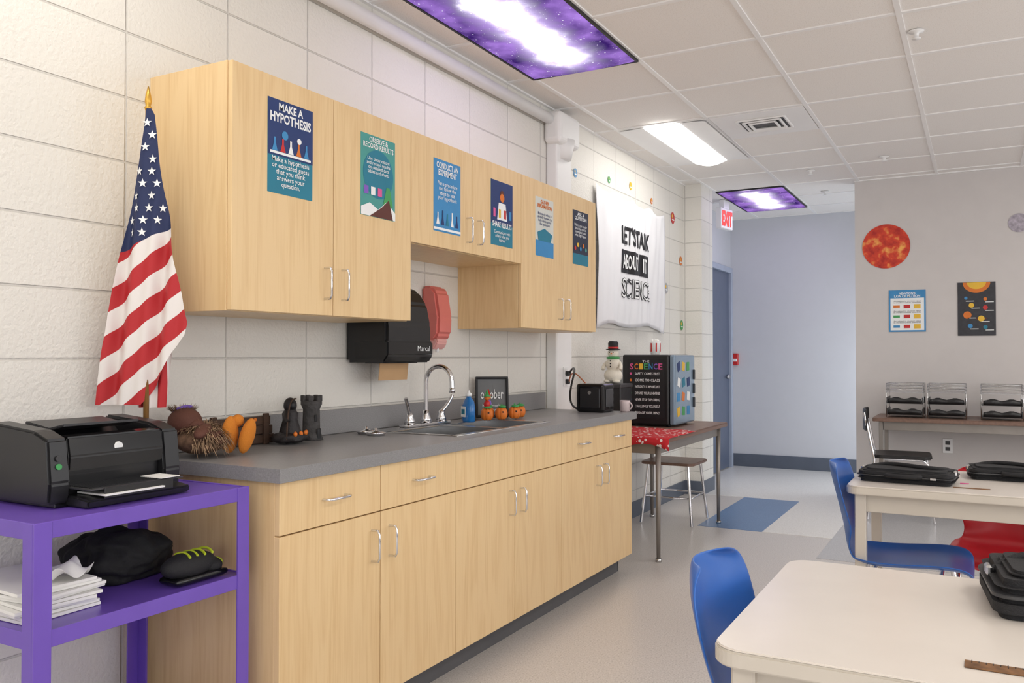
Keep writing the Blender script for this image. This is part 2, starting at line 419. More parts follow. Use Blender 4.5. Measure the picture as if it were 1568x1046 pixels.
for k in range(6):
    y0, y1 = by[k]+(.0018 if k else 0), by[k+1]-.0018
    bx(P, 'drawer_front', fx, fx+.02, y0, y1, .717, .866, mMaple, .0012)
    bx(P, 'door_front', fx, fx+.02, y0, y1, .107, .713, mMaple, .0012)
    if k in (0, 1, 4, 5): pull(P, (fx+.02, (y0+y1)/2, .795), False)
    hy = y1-.045 if k % 2 == 0 else y0+.045
    pull(P, (fx+.02, hy, .61), True)
cx0, cx1, cy0, cy1 = WX, -1.72, 1.775, 4.60
sx0, sx1, sy0, sy1 = -2.16, -1.83, 2.85, 3.65
for n, a in (('a', (cx0, cx1, cy0, sy0)), ('b', (cx0, cx1, sy1, cy1)), ('c', (cx0, sx0, sy0, sy1)), ('d', (sx1, cx1, sy0, sy1))):
    bx(P, 'countertop_'+n, *a, .87, .91, mCounter, 0)
bx(P, 'sink_deck', -2.265, sx0+.015, 2.83, 3.67, .909, .913, mSteel, .0015)
bx(P, 'sink_rim_front', sx1-.012, -1.805, 2.83, 3.67, .909, .913, mSteel, .0015)
bx(P, 'sink_rim_l', sx0, sx1, 2.83, 2.865, .909, .913, mSteel, .0015)
bx(P, 'sink_rim_r', sx0, sx1, 3.635, 3.67, .909, .913, mSteel, .0015)
bx(P, 'sink_divider', sx0, sx1, 3.23, 3.27, .89, .913, mSteel, .004)
for a, b in ((2.86, 3.235), (3.265, 3.64)):
    bx(P, 'bowl_bottom', sx0, sx1, a, b, .755, .76, mSteel, 0)
    bx(P, 'bowl_back', sx0, sx0+.006, a, b, .755, .912, mSteel, 0)
    bx(P, 'bowl_front', sx1-.006, sx1, a, b, .755, .912, mSteel, 0)
    bx(P, 'bowl_l', sx0, sx1, a, a+.006, .755, .912, mSteel, 0)
    bx(P, 'bowl_r', sx0, sx1, b-.006, b, .755, .912, mSteel, 0)
    cyl(P, 'drain', (-2.0, (a+b)/2, .76), (-2.0, (a+b)/2, .763), .04, mGreyD)
P = root('trim_backsplash')
bx(P, 'strip', WX, WX+.02, cy0, cy1, .911, 1.01, mCounter, .002)
P = root('gooseneck_faucet', (-2.21, 3.2, .913))
box(P, 'deck_plate', (0, 0, .006), (.055, .34, .012), mChrome, .005, seg=2)
lathe(P, 'spout_base', [(.026, .01), (.024, .03), (.015, .05), (.013, .07)], (0, 0, 0), mChrome)
pts = [(0, 0, .05), (0, 0, .20)]
for i in range(13):
    a = math.pi*i/12; pts.append((.07-.07*math.cos(a), 0, .20+.068*math.sin(a)))
pts.append((.142, 0, .165))
tube(P, 'gooseneck', pts, .0105, mChrome)
cyl(P, 'aerator', (.142, 0, .172), (.142, 0, .15), .013, mChrome)
for s in (-1, 1):
    lathe(P, 'handle_base', [(.026, .01), (.023, .03), (.016, .045), (.016, .055), (.006, .064)], (0, s*.125, 0), mChrome)
    tube(P, 'lever', [(0, s*.125, .055), (.012, s*.15, .075), (.02, s*.175, .11), (.022, s*.185, .13)], .0085, mChrome, bez=True)
for x, y in ((-2.12, 2.72), (-2.2, 2.76)):
    P = root('sink_strainer', (x, y, .91))
    lathe(P, 'basket', [(.035, 0), (.04, .008), (.042, .012), (.02, .016), (.006, .02), (.006, .03)], (0, 0, 0), mChrome)

# ------------------------------------------------------------------ upper cabinets
P = root('wall_cabinet')
uy = [1.81+.4577*k for k in range(7)]
ux = -1.974
bx(P, 'carcass_left', WX, ux, uy[0], uy[2], 1.364, 2.118, mMaple, .001)
bx(P, 'carcass_middle', WX, ux, uy[2], uy[4], 1.675, 2.118, mMaple, .001)
bx(P, 'carcass_right', WX, ux, uy[4], uy[6], 1.364, 2.118, mMaple, .001)
for a, b, z in ((uy[0], uy[2], 1.372), (uy[2], uy[4], 1.682), (uy[4], uy[6], 1.372)):
    bx(P, 'shadow_reveal', ux, ux+.001, a+.004, b-.004, z, 2.11, mDark, 0)
for k in range(6):
    z0 = 1.677 if k in (2, 3) else 1.366
    bx(P, 'door_front', ux+.001, ux+.02, uy[k]+.0015, uy[k+1]-.0015, z0, 2.116, mMaple, .0012)
    hy = uy[k+1]-.045 if k % 2 == 0 else uy[k]+.045
    pull(P, (ux+.02, hy, 1.475 if k not in (2, 3) else 1.775), True, L=.105)
PX = ux+.0205
W, H = .205, .30
def poster_x(name, y0, z0, bg, w=W, h=H, x=PX):
    P = root(name, (x, y0, z0), FX)
    box(P, 'sheet', (w/2, h/2, 0), (w, h, .001), bg, 0); return P
P = poster_x('hypothesis_poster', 1.955, 1.745, mTeal)
rect(P, 'sky', W/2, .21, W, .18, .0012, mNavy)
ftext(P, 'MAKE A', W/2, .278, .11, .026, mInkW, .002, .03)
ftext(P, 'HYPOTHESIS', W/2, .243, .185, .032, mInkW, .002, .03)
for i, c in enumerate((mSky, mRed, mInkW, mOrg, mSky)):
    x = .03+.036*i
    poly(P, 'flask', [(x-.012, .135), (x+.012, .135), (x+.004, .16), (x+.004, .178), (x-.004, .178), (x-.004, .16)], .002, c)
disc(P, 'globe', .075, .19, .014, .0022, mSky); disc(P, 'globe_b', .14, .185, .01, .0022, mInkW)
rect(P, 'bench', W/2, .13, W*.9, .008, .002, mInkW)
ftext(P, 'Make a hypothesis\nor educated guess\nthat you think\nanswers your\nquestion.', W/2, .068, .17, .1, mInkW, .002, .008)
P = poster_x('observation_poster', 2.413, 1.74, mTealG)
disc(P, 'circle', W/2, .16, .09, .0012, mTeal)
ftext(P, 'OBSERVE &\nRECORD RESULTS', W/2, .272, .18, .042, mInkW, .002, .02)
ftext(P, 'Use observations\nand record results\non detailed data\ntables and charts', W/2, .19, .14, .06, mInkW, .002, .004)
poly(P, 'hill', [(0, .001), (.205, .001), (.205, .03), (.15, .065), (.1, .03), (.05, .05), (0, .03)], .0022, mInkW)
poly(P, 'hill_dark', [(.05, .001), (.19, .001), (.165, .075), (.12, .04)], .0024, mBrnI)
for i in range(3): rect(P, 'beaker', .03+.04*i, .095, .025, .03, .0023, (mPurpI, mInkW, mPink)[i])
poly(P, 'hand', [(.13, .05), (.19, .05), (.17, .12), (.15, .12)], .0021, mGreen)
P = poster_x('experiment_poster', 2.88, 1.742, mSky)
ftext(P, 'CONDUCT AN\nEXPERIMENT', W/2, .262, .165, .055, mInkW, .002, .025)
ftext(P, 'Plan a procedure\nand follow the\nsteps to test\nyour hypothesis', W/2, .17, .15, .08, mInkW, .002, .006)
for i in range(5):
    x = .03+.036*i
    poly(P, 'flask', [(x-.012, .03), (x+.012, .03), (x+.004, .06), (x+.004, .08+.01*(i % 2)), (x-.004, .08+.01*(i % 2)), (x-.004, .06)], .002, (mInkW, mNavy, mTeal, mInkW, mNavy)[i])
rect(P, 'base', W/2, .012, W, .01, .002, mInkW)
P = poster_x('share_results_poster', 3.345, 1.74, mTeal)
rect(P, 'top', W/2, .2, W, .2, .0012, mNavy)
poly(P, 'lab_coat', [(.055, .12), (.15, .12), (.135, .2), (.07, .2)], .002, mInkW)
disc(P, 'face', .103, .225, .02, .0022, mOrg); disc(P, 'hair', .103, .24, .02, .0021, mBrnI)
for i in range(4): rect(P, 'flask', .03+.05*i, .15, .02, .04, .0023, (mPink, mYel, mRed, mSky)[i])
ftext(P, 'SHARE RESULTS', W/2, .098, .18, .026, mInkW, .002, .03)
ftext(P, 'Communicate with\nothers what you\nlearned', W/2, .045, .15, .05, mInkW, .002, .004)
P = poster_x('information_poster', 3.79, 1.735, M('pale_poster', C(214, 216, 208), .5))
rect(P, 'sea', W/2, .04, W, .08, .0012, mSky)
ftext(P, 'GATHER\nINFORMATION', W/2, .268, .16, .042, mOrg, .002, .03)
ftext(P, 'Research what is\nalready known to\nhelp understand\nthe question', W/2, .19, .16, .07, mNavy, .002, .004)
poly(P, 'tree', [(.03, .08), (.17, .08), (.19, .12), (.1, .145), (.02, .12)], .002, mTeal)
P = poster_x('question_poster', 4.238, 1.735, M('midnight_poster', C(38, 46, 70), .5))
ftext(P, 'ASK A\nQUESTION', W/2, .268, .16, .045, mInkW, .002, .03)
ftext(P, 'What do you wonder\nabout that could be\ninvestigated to see\nwhat might happen', W/2, .19, .17, .075, mInkW, .002, .004)
for i in range(5): disc(P, 'planet', .03+.036*i, .09+.02*(i % 2), .012, .002, (mRed, mYel, mSky, mOrg, mTealG)[i])
rect(P, 'ground', W/2, .03, W, .06, .0012, mTeal)

# ------------------------------------------------------------------ flag
mFlag = bpy.data.materials.new('flag_cloth'); mFlag.use_nodes = True
nt = mFlag.node_tree; N = nt.nodes; L = nt.links; b = N['Principled BSDF']; b.inputs['Roughness'].default_value = .65
uvn = N.new('ShaderNodeUVMap'); uvn.uv_map = 'UVMap'; sp = N.new('ShaderNodeSeparateXYZ'); L.new(uvn.outputs[0], sp.inputs[0])
def mt(op, a, bb):
    n = N.new('ShaderNodeMath'); n.operation = op
    for i, v in enumerate((a, bb)):
        if isinstance(v, (int, float)): n.inputs[i].default_value = v
        else: L.new(v, n.inputs[i])
    return n.outputs[0]
fr = mt('FRACT', mt('DIVIDE', mt('ADD', sp.outputs[0], 1.25-.4575+.03125), .125), 0)
redm = mt('LESS_THAN', fr, .5); blm = mt('LESS_THAN', sp.outputs[1], .446)
x1 = N.new('ShaderNodeMix'); x1.data_type = 'RGBA'; L.new(redm, x1.inputs['Factor']); x1.inputs['A'].default_value = C(236, 230, 226); x1.inputs['B'].default_value = C(186, 38, 44)
x2 = N.new('ShaderNodeMix'); x2.data_type = 'RGBA'; L.new(blm, x2.inputs['Factor']); L.new(x1.outputs['Result'], x2.inputs['A']); x2.inputs['B'].default_value = C(34, 46, 88)
L.new(x2.outputs['Result'], b.inputs['Base Color'])
FP = Vector((-2.155, 1.675, 0)); T = Vector((.876, .4825, 0)); Nn = Vector((.4825, -.876, 0))
OUT = [(1.958, .000, .014), (1.94, -.002, .025), (1.891, -.008, .031), (1.795, -.023, .042), (1.699, -.042, .054), (1.603, -.063, .071), (1.507, -.081, .088), (1.411, -.096, .108), (1.325, -.108, .125), (1.29, -.113, .118), (1.238, -.123, .081), (1.161, -.133, .044), (1.084, -.14, -.01)]
def outl(z):
    for a, bq in zip(OUT, OUT[1:]):
        if a[0] >= z >= bq[0]:
            t = (a[0]-z)/(a[0]-bq[0]); return a[1]+(bq[1]-a[1])*t, a[2]+(bq[2]-a[2])*t
    return OUT[-1][1:]
def rip(s, z):
    k = min(1, (1.97-z)/.35)
    return k*(.012*math.sin(58*s+5*(1.9-z)) + .008*math.sin(110*s-9*z)) + .012
P = root('american_flag', (0, 0, 0))
bm = bmesh.new(); uvl = bm.loops.layers.uv.new('UVMap')
rows = []; NZ, NS = 90, 40
for j in range(NZ+1):
    z = 1.958-(1.958-1.084)*j/NZ; l, r_ = outl(z); row = []
    for i in range(NS+1):
        s = l+(r_-l)*i/NS
        row.append((bm.verts.new(FP+T*s+Nn*rip(s, z)+Vector((0, 0, z))), s, z))
    rows.append(row)
for a, bq in zip(rows, rows[1:]):
    for i in range(NS):
        q = (a[i], bq[i], bq[i+1], a[i+1]); f = bm.faces.new([k[0] for k in q])
        for lp, k in zip(f.loops, q):
            s, z = k[1], k[2]; lp[uvl].uv = ((1.959-z)+.9*(s+.115), (1.959-z)+.5*(s+.115))
fin('flag_cloth', bm, mFlag, P, True)
bm = bmesh.new(); uvl = bm.loops.layers.uv.new('UVMap'); rows = []
for j in range(25):
    z = 1.35-.275*j/24
    rows.append([(bm.verts.new(FP+T*(-.03+.11*i/20*(1-.25*j/24))+Nn*(-.012+.007*math.sin(i*.9))+Vector((0, 0, z))), -.03+.11*i/20, z) for i in range(21)])
for a, bq in zip(rows, rows[1:]):
    for i in range(20):
        q = (a[i], bq[i], bq[i+1], a[i+1]); f = bm.faces.new([k[0] for k in q])
        for lp, k in zip(f.loops, q): lp[uvl].uv = (k[1]*1.8+.2*k[2], 1)
fin('rear_fold', bm, mFlag, P, True)
def star(s, z, r):
    bm = bmesh.new(); vs = []
    c = FP+T*s+Nn*(rip(s, z)+.004)+Vector((0, 0, z))
    ds = .003; dn = (rip(s+ds, z)-rip(s-ds, z))/(2*ds); tt = (T+Nn*dn).normalized()
    for i in range(10):
        a = math.pi/2+math.pi*i/5; rr = r if i % 2 == 0 else r*.4
        vs.append(bm.verts.new(c+tt*(rr*math.cos(a))+Vector((0, 0, rr*math.sin(a)))))
    bm.faces.new(vs); fin('star', bm, mInkW, P)
zz = 1.915; k = 0
while zz > 1.53:
    l, r_ = outl(zz); n = max(1, int((r_-l)/.034))
    for i in range(n):
        s = l+(r_-l)*(i+.5+(.2 if k % 2 else -.2))/n
        if (1.959-zz)+.5*(s+.115) < .43: star(s, zz, .0138)
    zz -= .036; k += 1
cyl(P, 'pole', (FP.x, FP.y, .875), (FP.x, FP.y, 1.96), .008, M('pole_wood', C(150, 110, 60), .4))
lathe(P, 'finial', [(.008, 0), (.011, .008), (.007, .014), (.010, .026), (.008, .045), (.002, .072)], (FP.x, FP.y, 1.955), M('brass', C(214, 170, 80), .3, .8))
lathe(P, 'base', [(.034, 0), (.034, .008), (.015, .016), (.01, .03)], (FP.x, FP.y, .864), mBlack)

# ------------------------------------------------------------------ purple cart
P = root('utility_cart', (0, 0, 0))
X0, X1, Y0, Y1 = -2.26, -1.80, 1.12, 1.735
def shelf(z, n):
    bx(P, n, X0+.002, X1-.002, Y0+.002, Y1-.002, z-.012, z, mPurple, .001)
    bx(P, n+'_lip_front', X1-.006, X1, Y0, Y1, z-.035, z+.003, mPurple, .001)
    bx(P, n+'_lip_rear', X0, X0+.006, Y0, Y1, z-.035, z+.003, mPurple, .001)
    bx(P, n+'_lip_near', X0+.007, X1-.007, Y0, Y0+.006, z-.035, z+.003, mPurple, .001)
    bx(P, n+'_lip_far', X0+.007, X1-.007, Y1-.006, Y1, z-.035, z+.003, mPurple, .001)
shelf(.86, 'top_shelf'); shelf(.62, 'middle_shelf'); shelf(.2, 'bottom_shelf')
for x, sx in ((X0, 1), (X1, -1)):
    for y, sy in ((Y0, 1), (Y1, -1)):
        xo, yo = x-sx*.0025, y-sy*.0025
        bx(P, 'leg_side', min(xo, xo+sx*.006), max(xo, xo+sx*.006), min(yo, yo+sy*.042), max(yo, yo+sy*.042), .08, .8625, mPurple, .001)
        xi = xo+sx*.0065
        bx(P, 'leg_end', min(xi, xi+sx*.036), max(xi, xi+sx*.036), min(yo, yo+sy*.006), max(yo, yo+sy*.006), .08, .8625, mPurple, .001)
        bx(P, 'leg_foot', min(xi, xi+sx*.03), max(xi, xi+sx*.03), min(yo+sy*.007, yo+sy*.035), max(yo+sy*.007, yo+sy*.035), .07, .1, mPurple, .001)
        cyl(P, 'caster', (x+sx*.02-.012, y+sy*.02, .036), (x+sx*.02+.012, y+sy*.02, .036), .036, mBlack)
# printer (front faces +X)
P = root('laser_printer', (-2.07, 1.432, .861))
def prism(P, name, prof, y0, y1, mat, bev=.006):
    bm = bmesh.new(); a = [bm.verts.new((x, y0, z)) for x, z in prof]; c = [bm.verts.new((x, y1, z)) for x, z in prof]
    bm.faces.new(a); bm.faces.new(c[::-1])
    for i in range(len(a)):
        j = (i+1) % len(a); bm.faces.new((a[j], a[i], c[i], c[j]))
    bmesh.ops.recalc_face_normals(bm, faces=bm.faces)
    if bev: bmesh.ops.bevel(bm, geom=bm.edges[:], offset=bev, segments=2, affect='EDGES')
    return fin(name, bm, mat, P)
prism(P, 'side_cover_near', [(-.13, .01), (.125, .01), (.13, .06), (.118, .165), (.06, .185), (-.12, .20), (-.13, .19)], -.19, -.135, mBlack)
prism(P, 'side_cover_far', [(-.13, .01), (.125, .01), (.13, .06), (.118, .165), (.06, .185), (-.12, .20), (-.13, .19)], .135, .19, mBlack)
prism(P, 'main_body', [(-.128, .008), (.10, .008), (.105, .075), (.108, .155), (.02, .15), (-.05, .15), (-.10, .19), (-.128, .19)], -.136, .136, mBlack, .003)
prism(P, 'front_panel', [(.10, .085), (.122, .085), (.125, .12), (.116, .168), (.08, .172), (.08, .10)], -.137, .137, mBlackG, .004)
prism(P, 'output_lid', [(-.10, .186), (.0, .176), (.06, .19), (.06, .196), (.0, .184), (-.10, .198)], -.11, .11, mGreyD, .002)
prism(P, 'input_door', [(.09, .002), (.20, .002), (.205, .02), (.16, .026), (.09, .026)], -.14, .16, mBlack, .004)
box(P, 'tray_guide', (.145, 0, .045), (.12, .27, .004), mGreyD, .001)
box(P, 'tray_front', (.207, 0.0, .034), (.006, .2, .028), mBlack, .002)
box(P, 'paper_sheet', (.165, -.02, .030), (.11, .17, .004), mPaper, 0)
box(P, 'paper_sheet_b', (.17, .09, .050), (.08, .06, .002), mPaper, 0)
box(P, 'foot', (0, 0, .006), (.24, .34, .012), mBlackG, .002)
cyl(P, 'badge', (.118, .0, .135), (.1235, .0, .134), .012, mInkW)
cyl(P, 'power_button', (.124, -.165, .1), (.130, -.165, .1), .007, mGreen)
cyl(P, 'power_button_b', (.124, -.165, .12), (.129, -.165, .12), .007, mGreyD)
for i in range(14): box(P, 'tray_rib', (.09+.008*i, 0, .048), (.002, .25, .003), mBlack, 0)
P = root('printer_cable', (0, 0, 0))
tube(P, 'cord', [(-2.205, 1.30, .93), (-2.25, 1.2, .95), (-2.285, 1.10, .85), (-2.285, 1.08, .7), (-2.28, 1.09, .5), (-2.29, 1.1, .25), (-2.28, 1.1, .02)], .004, mBlack, bez=True)
P = root('paper_stack', (-2.02, 1.25, .621))
for i in range(9):
    box(P, 'sheet_%d' % i, (random.uniform(-.015, .015), random.uniform(-.01, .01), .004+.008*i), (.28, .19, .007), mPaper, 0, rot=(0, 0, random.uniform(-.12, .12)))
rows = [[(.03+.1*i/8, -.03+.11*j/8, .082+.025*math.sin(i*.9)*math.sin(j*.8+1)+.012) for i in range(9)] for j in range(9)]
grid_surface(P, 'crumpled_sheet', rows, mPaper, .001, 1)
P = root('black_jacket', (-2.08, 1.535, .621))
bm = bmesh.new(); bmesh.ops.create_icosphere(bm, subdivisions=5, radius=1)
for v in bm.verts:
    d = v.co.copy()
    n = mn.noise(d*1.6)*.22+mn.noise(d*4+Vector((3, 1, 2)))*.07+.03*math.sin(14*d.x+9*d.z+4*mn.noise(d*2))
    v.co *= 1+n; v.co.x *= .125; v.co.y *= .135; v.co.z = max(0.001, v.co.z*.075+.058)
fin('folded_cloth', bm, M('black_cloth', C(20, 20, 22), .85, bump=.3), P, True)
P = root('running_shoe', (-1.87, 1.61, .622))
mNeon = M('neon_lace', C(190, 208, 50), .5)
grid_surface(P, 'sole', [[(-.04+.08*i/6, -.09+.18*j/5, .012) for i in range(7)] for j in range(6)], mBlackG, .02, 1)
blob(P, 'upper', (0, -.02, .045), (.042, .085, .035), mFab); blob(P, 'toe_cap', (0, .05, .03), (.036, .035, .022), mFab)
blob(P, 'toe_accent', (0, .07, .034), (.024, .02, .014), mNeon)
for i in range(4): tube(P, 'lace', [(-.03, -.04+.025*i, .072), (0, -.03+.025*i, .086), (.03, -.04+.025*i, .07)], .0035, mNeon, bez=True)

# ------------------------------------------------------------------ counter objects
P = root('shaggy_plush_doll', (-2.15, 1.885, .911))
mFur = M('brown_fur', C(160, 132, 104), .9, var=.4, scale=60)
mFurD = M('dark_fur', C(110, 84, 66), .9, var=.4, scale=60)
blob(P, 'torso', (0, -.01, .05), (.068, .085, .042), mFurD)
blob(P, 'head', (-.04, -.04, .11), (.055, .05, .045), mBrown)
blob(P, 'muzzle', (.0, -.035, .10), (.03, .03, .022), mBrown)
blob(P, 'arm', (.045, -.045, .085), (.022, .05, .016), mBrown, rot=(0.3, 0, .5))
for i in range(4): tube(P, 'finger', [(.06, -.03+.01*i, .08), (.075, -.02+.012*i, .065), (.08, -.015+.013*i, .045)], .006, mBrown, bez=True)
blob(P, 'headband', (-.06, -.03, .145), (.03, .035, .012), mPurple, rot=(0, -.5, 0))
blob(P, 'foot_left', (.055, .055, .066), (.022, .03, .062), mOrange, rot=(.15, .2, 0))
blob(P, 'foot_right', (.10, .085, .062), (.022, .028, .058), mOrange, rot=(-.1, .25, .3))
blob(P, 'toe', (.068, .075, .11), (.018, .022, .02), mOrange)
for nm, cnt, mm in (('fur_strands', 800, mFur), ('fur_strands_dark', 450, mFurD)):
    bm = bmesh.new()
    for i in range(cnt):
        th = random.uniform(0, 2*math.pi); ph = random.uniform(-.1, 1.3)
        d = Vector((math.cos(th)*math.cos(ph), math.sin(th)*math.cos(ph), math.sin(ph)))
        p0 = Vector((d.x*.062, d.y*.075-.01, .045+d.z*.036)); dr = (d+Vector((random.uniform(-.6, .6), random.uniform(-.6, .6), -.45))).normalized()
        L_ = random.uniform(.03, .06); p1 = p0+dr*L_*.5+Vector((0, 0, .010)); p2 = p0+dr*L_+Vector((0, 0, -.010)); p2.z = max(.003, p2.z); p1.z = max(.004, p1.z)
        if p2.y < -.095: continue
        sd = dr.cross(Vector((0, 0, 1))).normalized()*.0022
        a, c, e, f, g = [bm.verts.new(q) for q in (p0-sd, p0+sd, p1+sd*.8, p1-sd*.8, p2)]
        bm.faces.new((a, c, e, f)); bm.faces.new((f, e, g))
    for i in range(100):
        th = random.uniform(0, 2*math.pi); p0 = Vector((-.065+.03*math.cos(th), -.03+.03*math.sin(th), .14)); dr = Vector((math.cos(th)*.7, math.sin(th)*.5, random.uniform(.2, 1))).normalized()
        p1 = p0+dr*.03; sd = dr.cross(Vector((0, 0, 1))).normalized()*.002
        bm.faces.new([bm.verts.new(q) for q in (p0-sd, p0+sd, p1)])
    fin(nm, bm, mm, P)
P = root('wooden_plank_sign', (-2.272, 2.14, .911))
mOld = M('old_wood', C(74, 54, 42), .8, var=.3, scale=3, stretch=(4, 1, 14), bump=.5, bscale=40)
for i in range(3): box(P, 'slat_%d' % i, (.0, .0, .018+.033*i), (.016, .34-.02*i, .031), mOld, .003)
box(P, 'post', (.012, -.12, .055), (.012, .025, .11), mOld, .002); box(P, 'post_b', (.012, .12, .055), (.012, .025, .11), mOld, .002)
for i in range(3): cyl(P, 'nail', (.008, -.05+.06*i, .09), (.013, -.05+.06*i, .09), .006, mOrg)
P = root('castle_tower_figurine', (-2.225, 2.46, .911)); P.scale = (.92, .92, .92)
mStone = M('dark_stone', C(70, 68, 68), .85, var=.3, scale=40, bump=.8, bscale=80)
lathe(P, 'tower', [(.048, 0), (.042, .02), (.036, .03), (.034, .125), (.043, .145), (.043, .16), (.03, .16), (.03, .15)], (0, 0, 0), mStone, 16)
for i in range(7):
    a = 2*math.pi*i/7; box(P, 'merlon', (.037*math.cos(a), .037*math.sin(a), .17), (.013, .018, .025), mStone, .002, rot=(0, 0, a))
box(P, 'window', (.034, -.01, .09), (.006, .014, .028), mInkK, .002)
box(P, 'door', (.042, 0, .025), (.008, .022, .045), mInkK, .003)
P = root('hooded_reaper_figurine', (-2.19, 2.31, .911)); P.scale = (.95, .95, .95)
mCoal = M('charcoal_resin', C(34, 30, 32), .6, var=.3, bump=.6, bscale=90)
blob(P, 'rock_base', (0, 0, .024), (.065, .075, .024), mCoal, noise=.12)
lathe(P, 'robe', [(.045, .02), (.04, .05), (.028, .09), (.03, .115), (.02, .13), (.012, .14)], (0, 0, 0), mCoal, 14)
blob(P, 'hood', (0, 0, .145), (.024, .026, .03), mCoal)
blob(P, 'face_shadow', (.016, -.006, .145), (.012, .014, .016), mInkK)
tube(P, 'arm', [(0, -.02, .12), (.02, -.05, .10), (.035, -.05, .085)], .01, mCoal, bez=True)
tube(P, 'scythe', [(.035, -.055, .02), (.035, -.05, .15), (.03, -.03, .175), (.02, .01, .17)], .003, mOld, bez=True)
for i, (x, y) in enumerate(((.055, .0), (.045, .035), (.055, -.03), (.035, .05))): blob(P, 'ember_%d' % i, (x, y, .04), (.008, .008, .010), mOrg, sub=2)
P = root('dish_soap_bottle', (-2.13, 3.44, .914), (0, 0, rad(-30)))
mSoap = M('blue_soap', C(50, 130, 205), .15, trans=.2)
o = lathe(P, 'bottle', [(.036, 0), (.04, .01), (.041, .07), (.032, .1), (.015, .115), (.013, .125)], (0, 0, 0), mSoap); o.scale = (1, .7, 1)
lathe(P, 'cap', [(.015, .122), (.015, .135), (.007, .14), (.006, .15)], (0, 0, 0), mInkW)
box(P, 'label', (0, -.0295, .05), (.045, .001, .05), mInkW, 0); box(P, 'label_b', (.0, -.0302, .05), (.032, .001, .024), mTeal, 0)
for i, (x, y, h) in enumerate(((-2.10, 3.56, .10), (-2.07, 3.65, .055), (-2.14, 3.64, .09), (-2.04, 3.73, .055), (-2.06, 3.82, .06))):
    P = root('pumpkin_figurine', (x, y, .914)); P.scale = (1.15, 1.15, 1.15)
    for k in range(7):
        a = 2*math.pi*k/7; blob(P, 'pumpkin_lobe', (.012*math.cos(a), .012*math.sin(a), .026), (.016, .016, .026), mOrg, sub=2)
    lathe(P, 'stem', [(.005, .048), (.003, .06), (.004, .066)], (0, 0, 0), mGreen, 8)
    blob(P, 'leaf', (.004, 0, .055), (.018, .018, .007), mGreen, sub=2)
    if h > .06:
        blob(P, 'doll_body', (0, 0, .068), (.014, .014, .018), (mRed, mGreen, mPurpI)[i % 3]); blob(P, 'doll_head', (0, 0, .095), (.012, .012, .012), mOrg, sub=2)
        lathe(P, 'hat', [(.02, .102), (.01, .106), (.002, .13)], (0, 0, 0), mRed if i == 2 else mGreen, 12)
    for s in (-1, 1): box(P, 'eye', (.02, s*.009-.012, .034), (.008, .006, .006), mInkK, .001, rot=(0, 0, -.7))
P = root('framed_october_sign', (-2.21, 3.80, .911), (rad(90-6), 0, rad(38)))
for a, c, s1, s2 in ((0, .006, .17, .012), (0, .204, .17, .012)): box(P, 'frame_rail', (a, c, 0), (s1, s2, .02), mInkK, .002)
for a in (-.08, .08): box(P, 'frame_stile', (a, .105, 0), (.012, .19, .02), mInkK, .002)
box(P, 'backing', (0, .105, -.004), (.15, .19, .004), M('sign_backing', C(112, 114, 116), .6), 0)
ftext(P, 'october', 0, .12, .12, .05, mInkW, .002, .01); ftext(P, 'is my favorite\ncolor', 0, .05, .1, .04, mInkW, .002)

# dispensers on wall
P = root('paper_towel_dispenser', (WX, 2.93, 1.2))
prism(P, 'housing', [(0, 0), (.17, 0), (.2, .02), (.215, .07), (.215, .16), (.195, .25), (.15, .31), (.09, .335), (0, .335)], -.16, .16, mBlack, .012)
prism(P, 'lower_band', [(.05, .0), (.2, .0), (.222, .03), (.222, .09), (.19, .095), (.05, .09)], -.163, .163, mBlackG, .006)
t = root('lettering_holder'); t.parent = P; t.location = (.2225, .09, .06); t.rotation_euler = FX
ftext(t, 'Marcal', 0, 0, .09, .022, mInkW, .0005, .0)
box(P, 'towel_slot', (.12, 0, .0), (.08, .26, .006), mInkK, 0)
box(P, 'paper_towel', (.13, 0.0, -.035), (.003, .2, .08), M('kraft_paper', C(196, 158, 116), .8), 0, rot=(0, .1, 0))
P = root('soap_dispenser', (WX, 3.38, 1.26))
mCoral = M('coral_plastic', C(220, 120, 112), .3, var=.05)
prism(P, 'cover', [(0, .05), (.07, .04), (.095, .07), (.1, .15), (.08, .27), (.05, .3), (0, .3)], -.06, .06, mCoral, .012)
prism(P, 'push_bar', [(0, .0), (.06, 0), (.08, .03), (.075, .055), (0, .055)], -.045, .045, M('pink_plastic', C(230, 170, 165), .4), .006)
cyl(P, 'nozzle', (.05, 0, .005), (.05, 0, -.015), .008, mInkW)

P = root('electric_pencil_sharpener', (-1.92, 4.47, .911))
box(P, 'body', (0, 0, .08), (.17, .16, .16), mBlackG, .015, seg=3)
box(P, 'front_inset', (.0, -.081, .08), (.12, .006, .11), mBlack, .004)
box(P, 'side_inset', (.086, 0, .08), (.006, .10, .10), mGreyD, .004)
cyl(P, 'pencil_hole', (0, -.083, .11), (0, -.087, .11), .01, mSteel)
P = root('coffee_mug', (-1.772, 4.55, .911)); P.scale = (.85, .85, .85)
mGlaze = M('mug_glaze', C(206, 190, 190), .3)
lathe(P, 'cup', [(.026, 0), (.032, .004), (.034, .06), (.034, .075), (.030, .075), (.028, .01)], (0, 0, 0), mGlaze)
tube(P, 'handle', [(.032, 0, .06), (.055, 0, .055), (.055, 0, .025), (.032, 0, .018)], .005, mGlaze, bez=True)
P = root('wall_outlet', (-2.242, 4.76, 1.1), FX)
box(P, 'plate', (0, 0, 0), (.075, .12, .006), mWhite, .002); box(P, 'plug', (0, .02, .015), (.03, .03, .03), mBlack, .004); box(P, 'plug_b', (0, -.03, .012), (.03, .03, .024), mBlack, .004)
P = root('power_cord', (0, 0, 0))
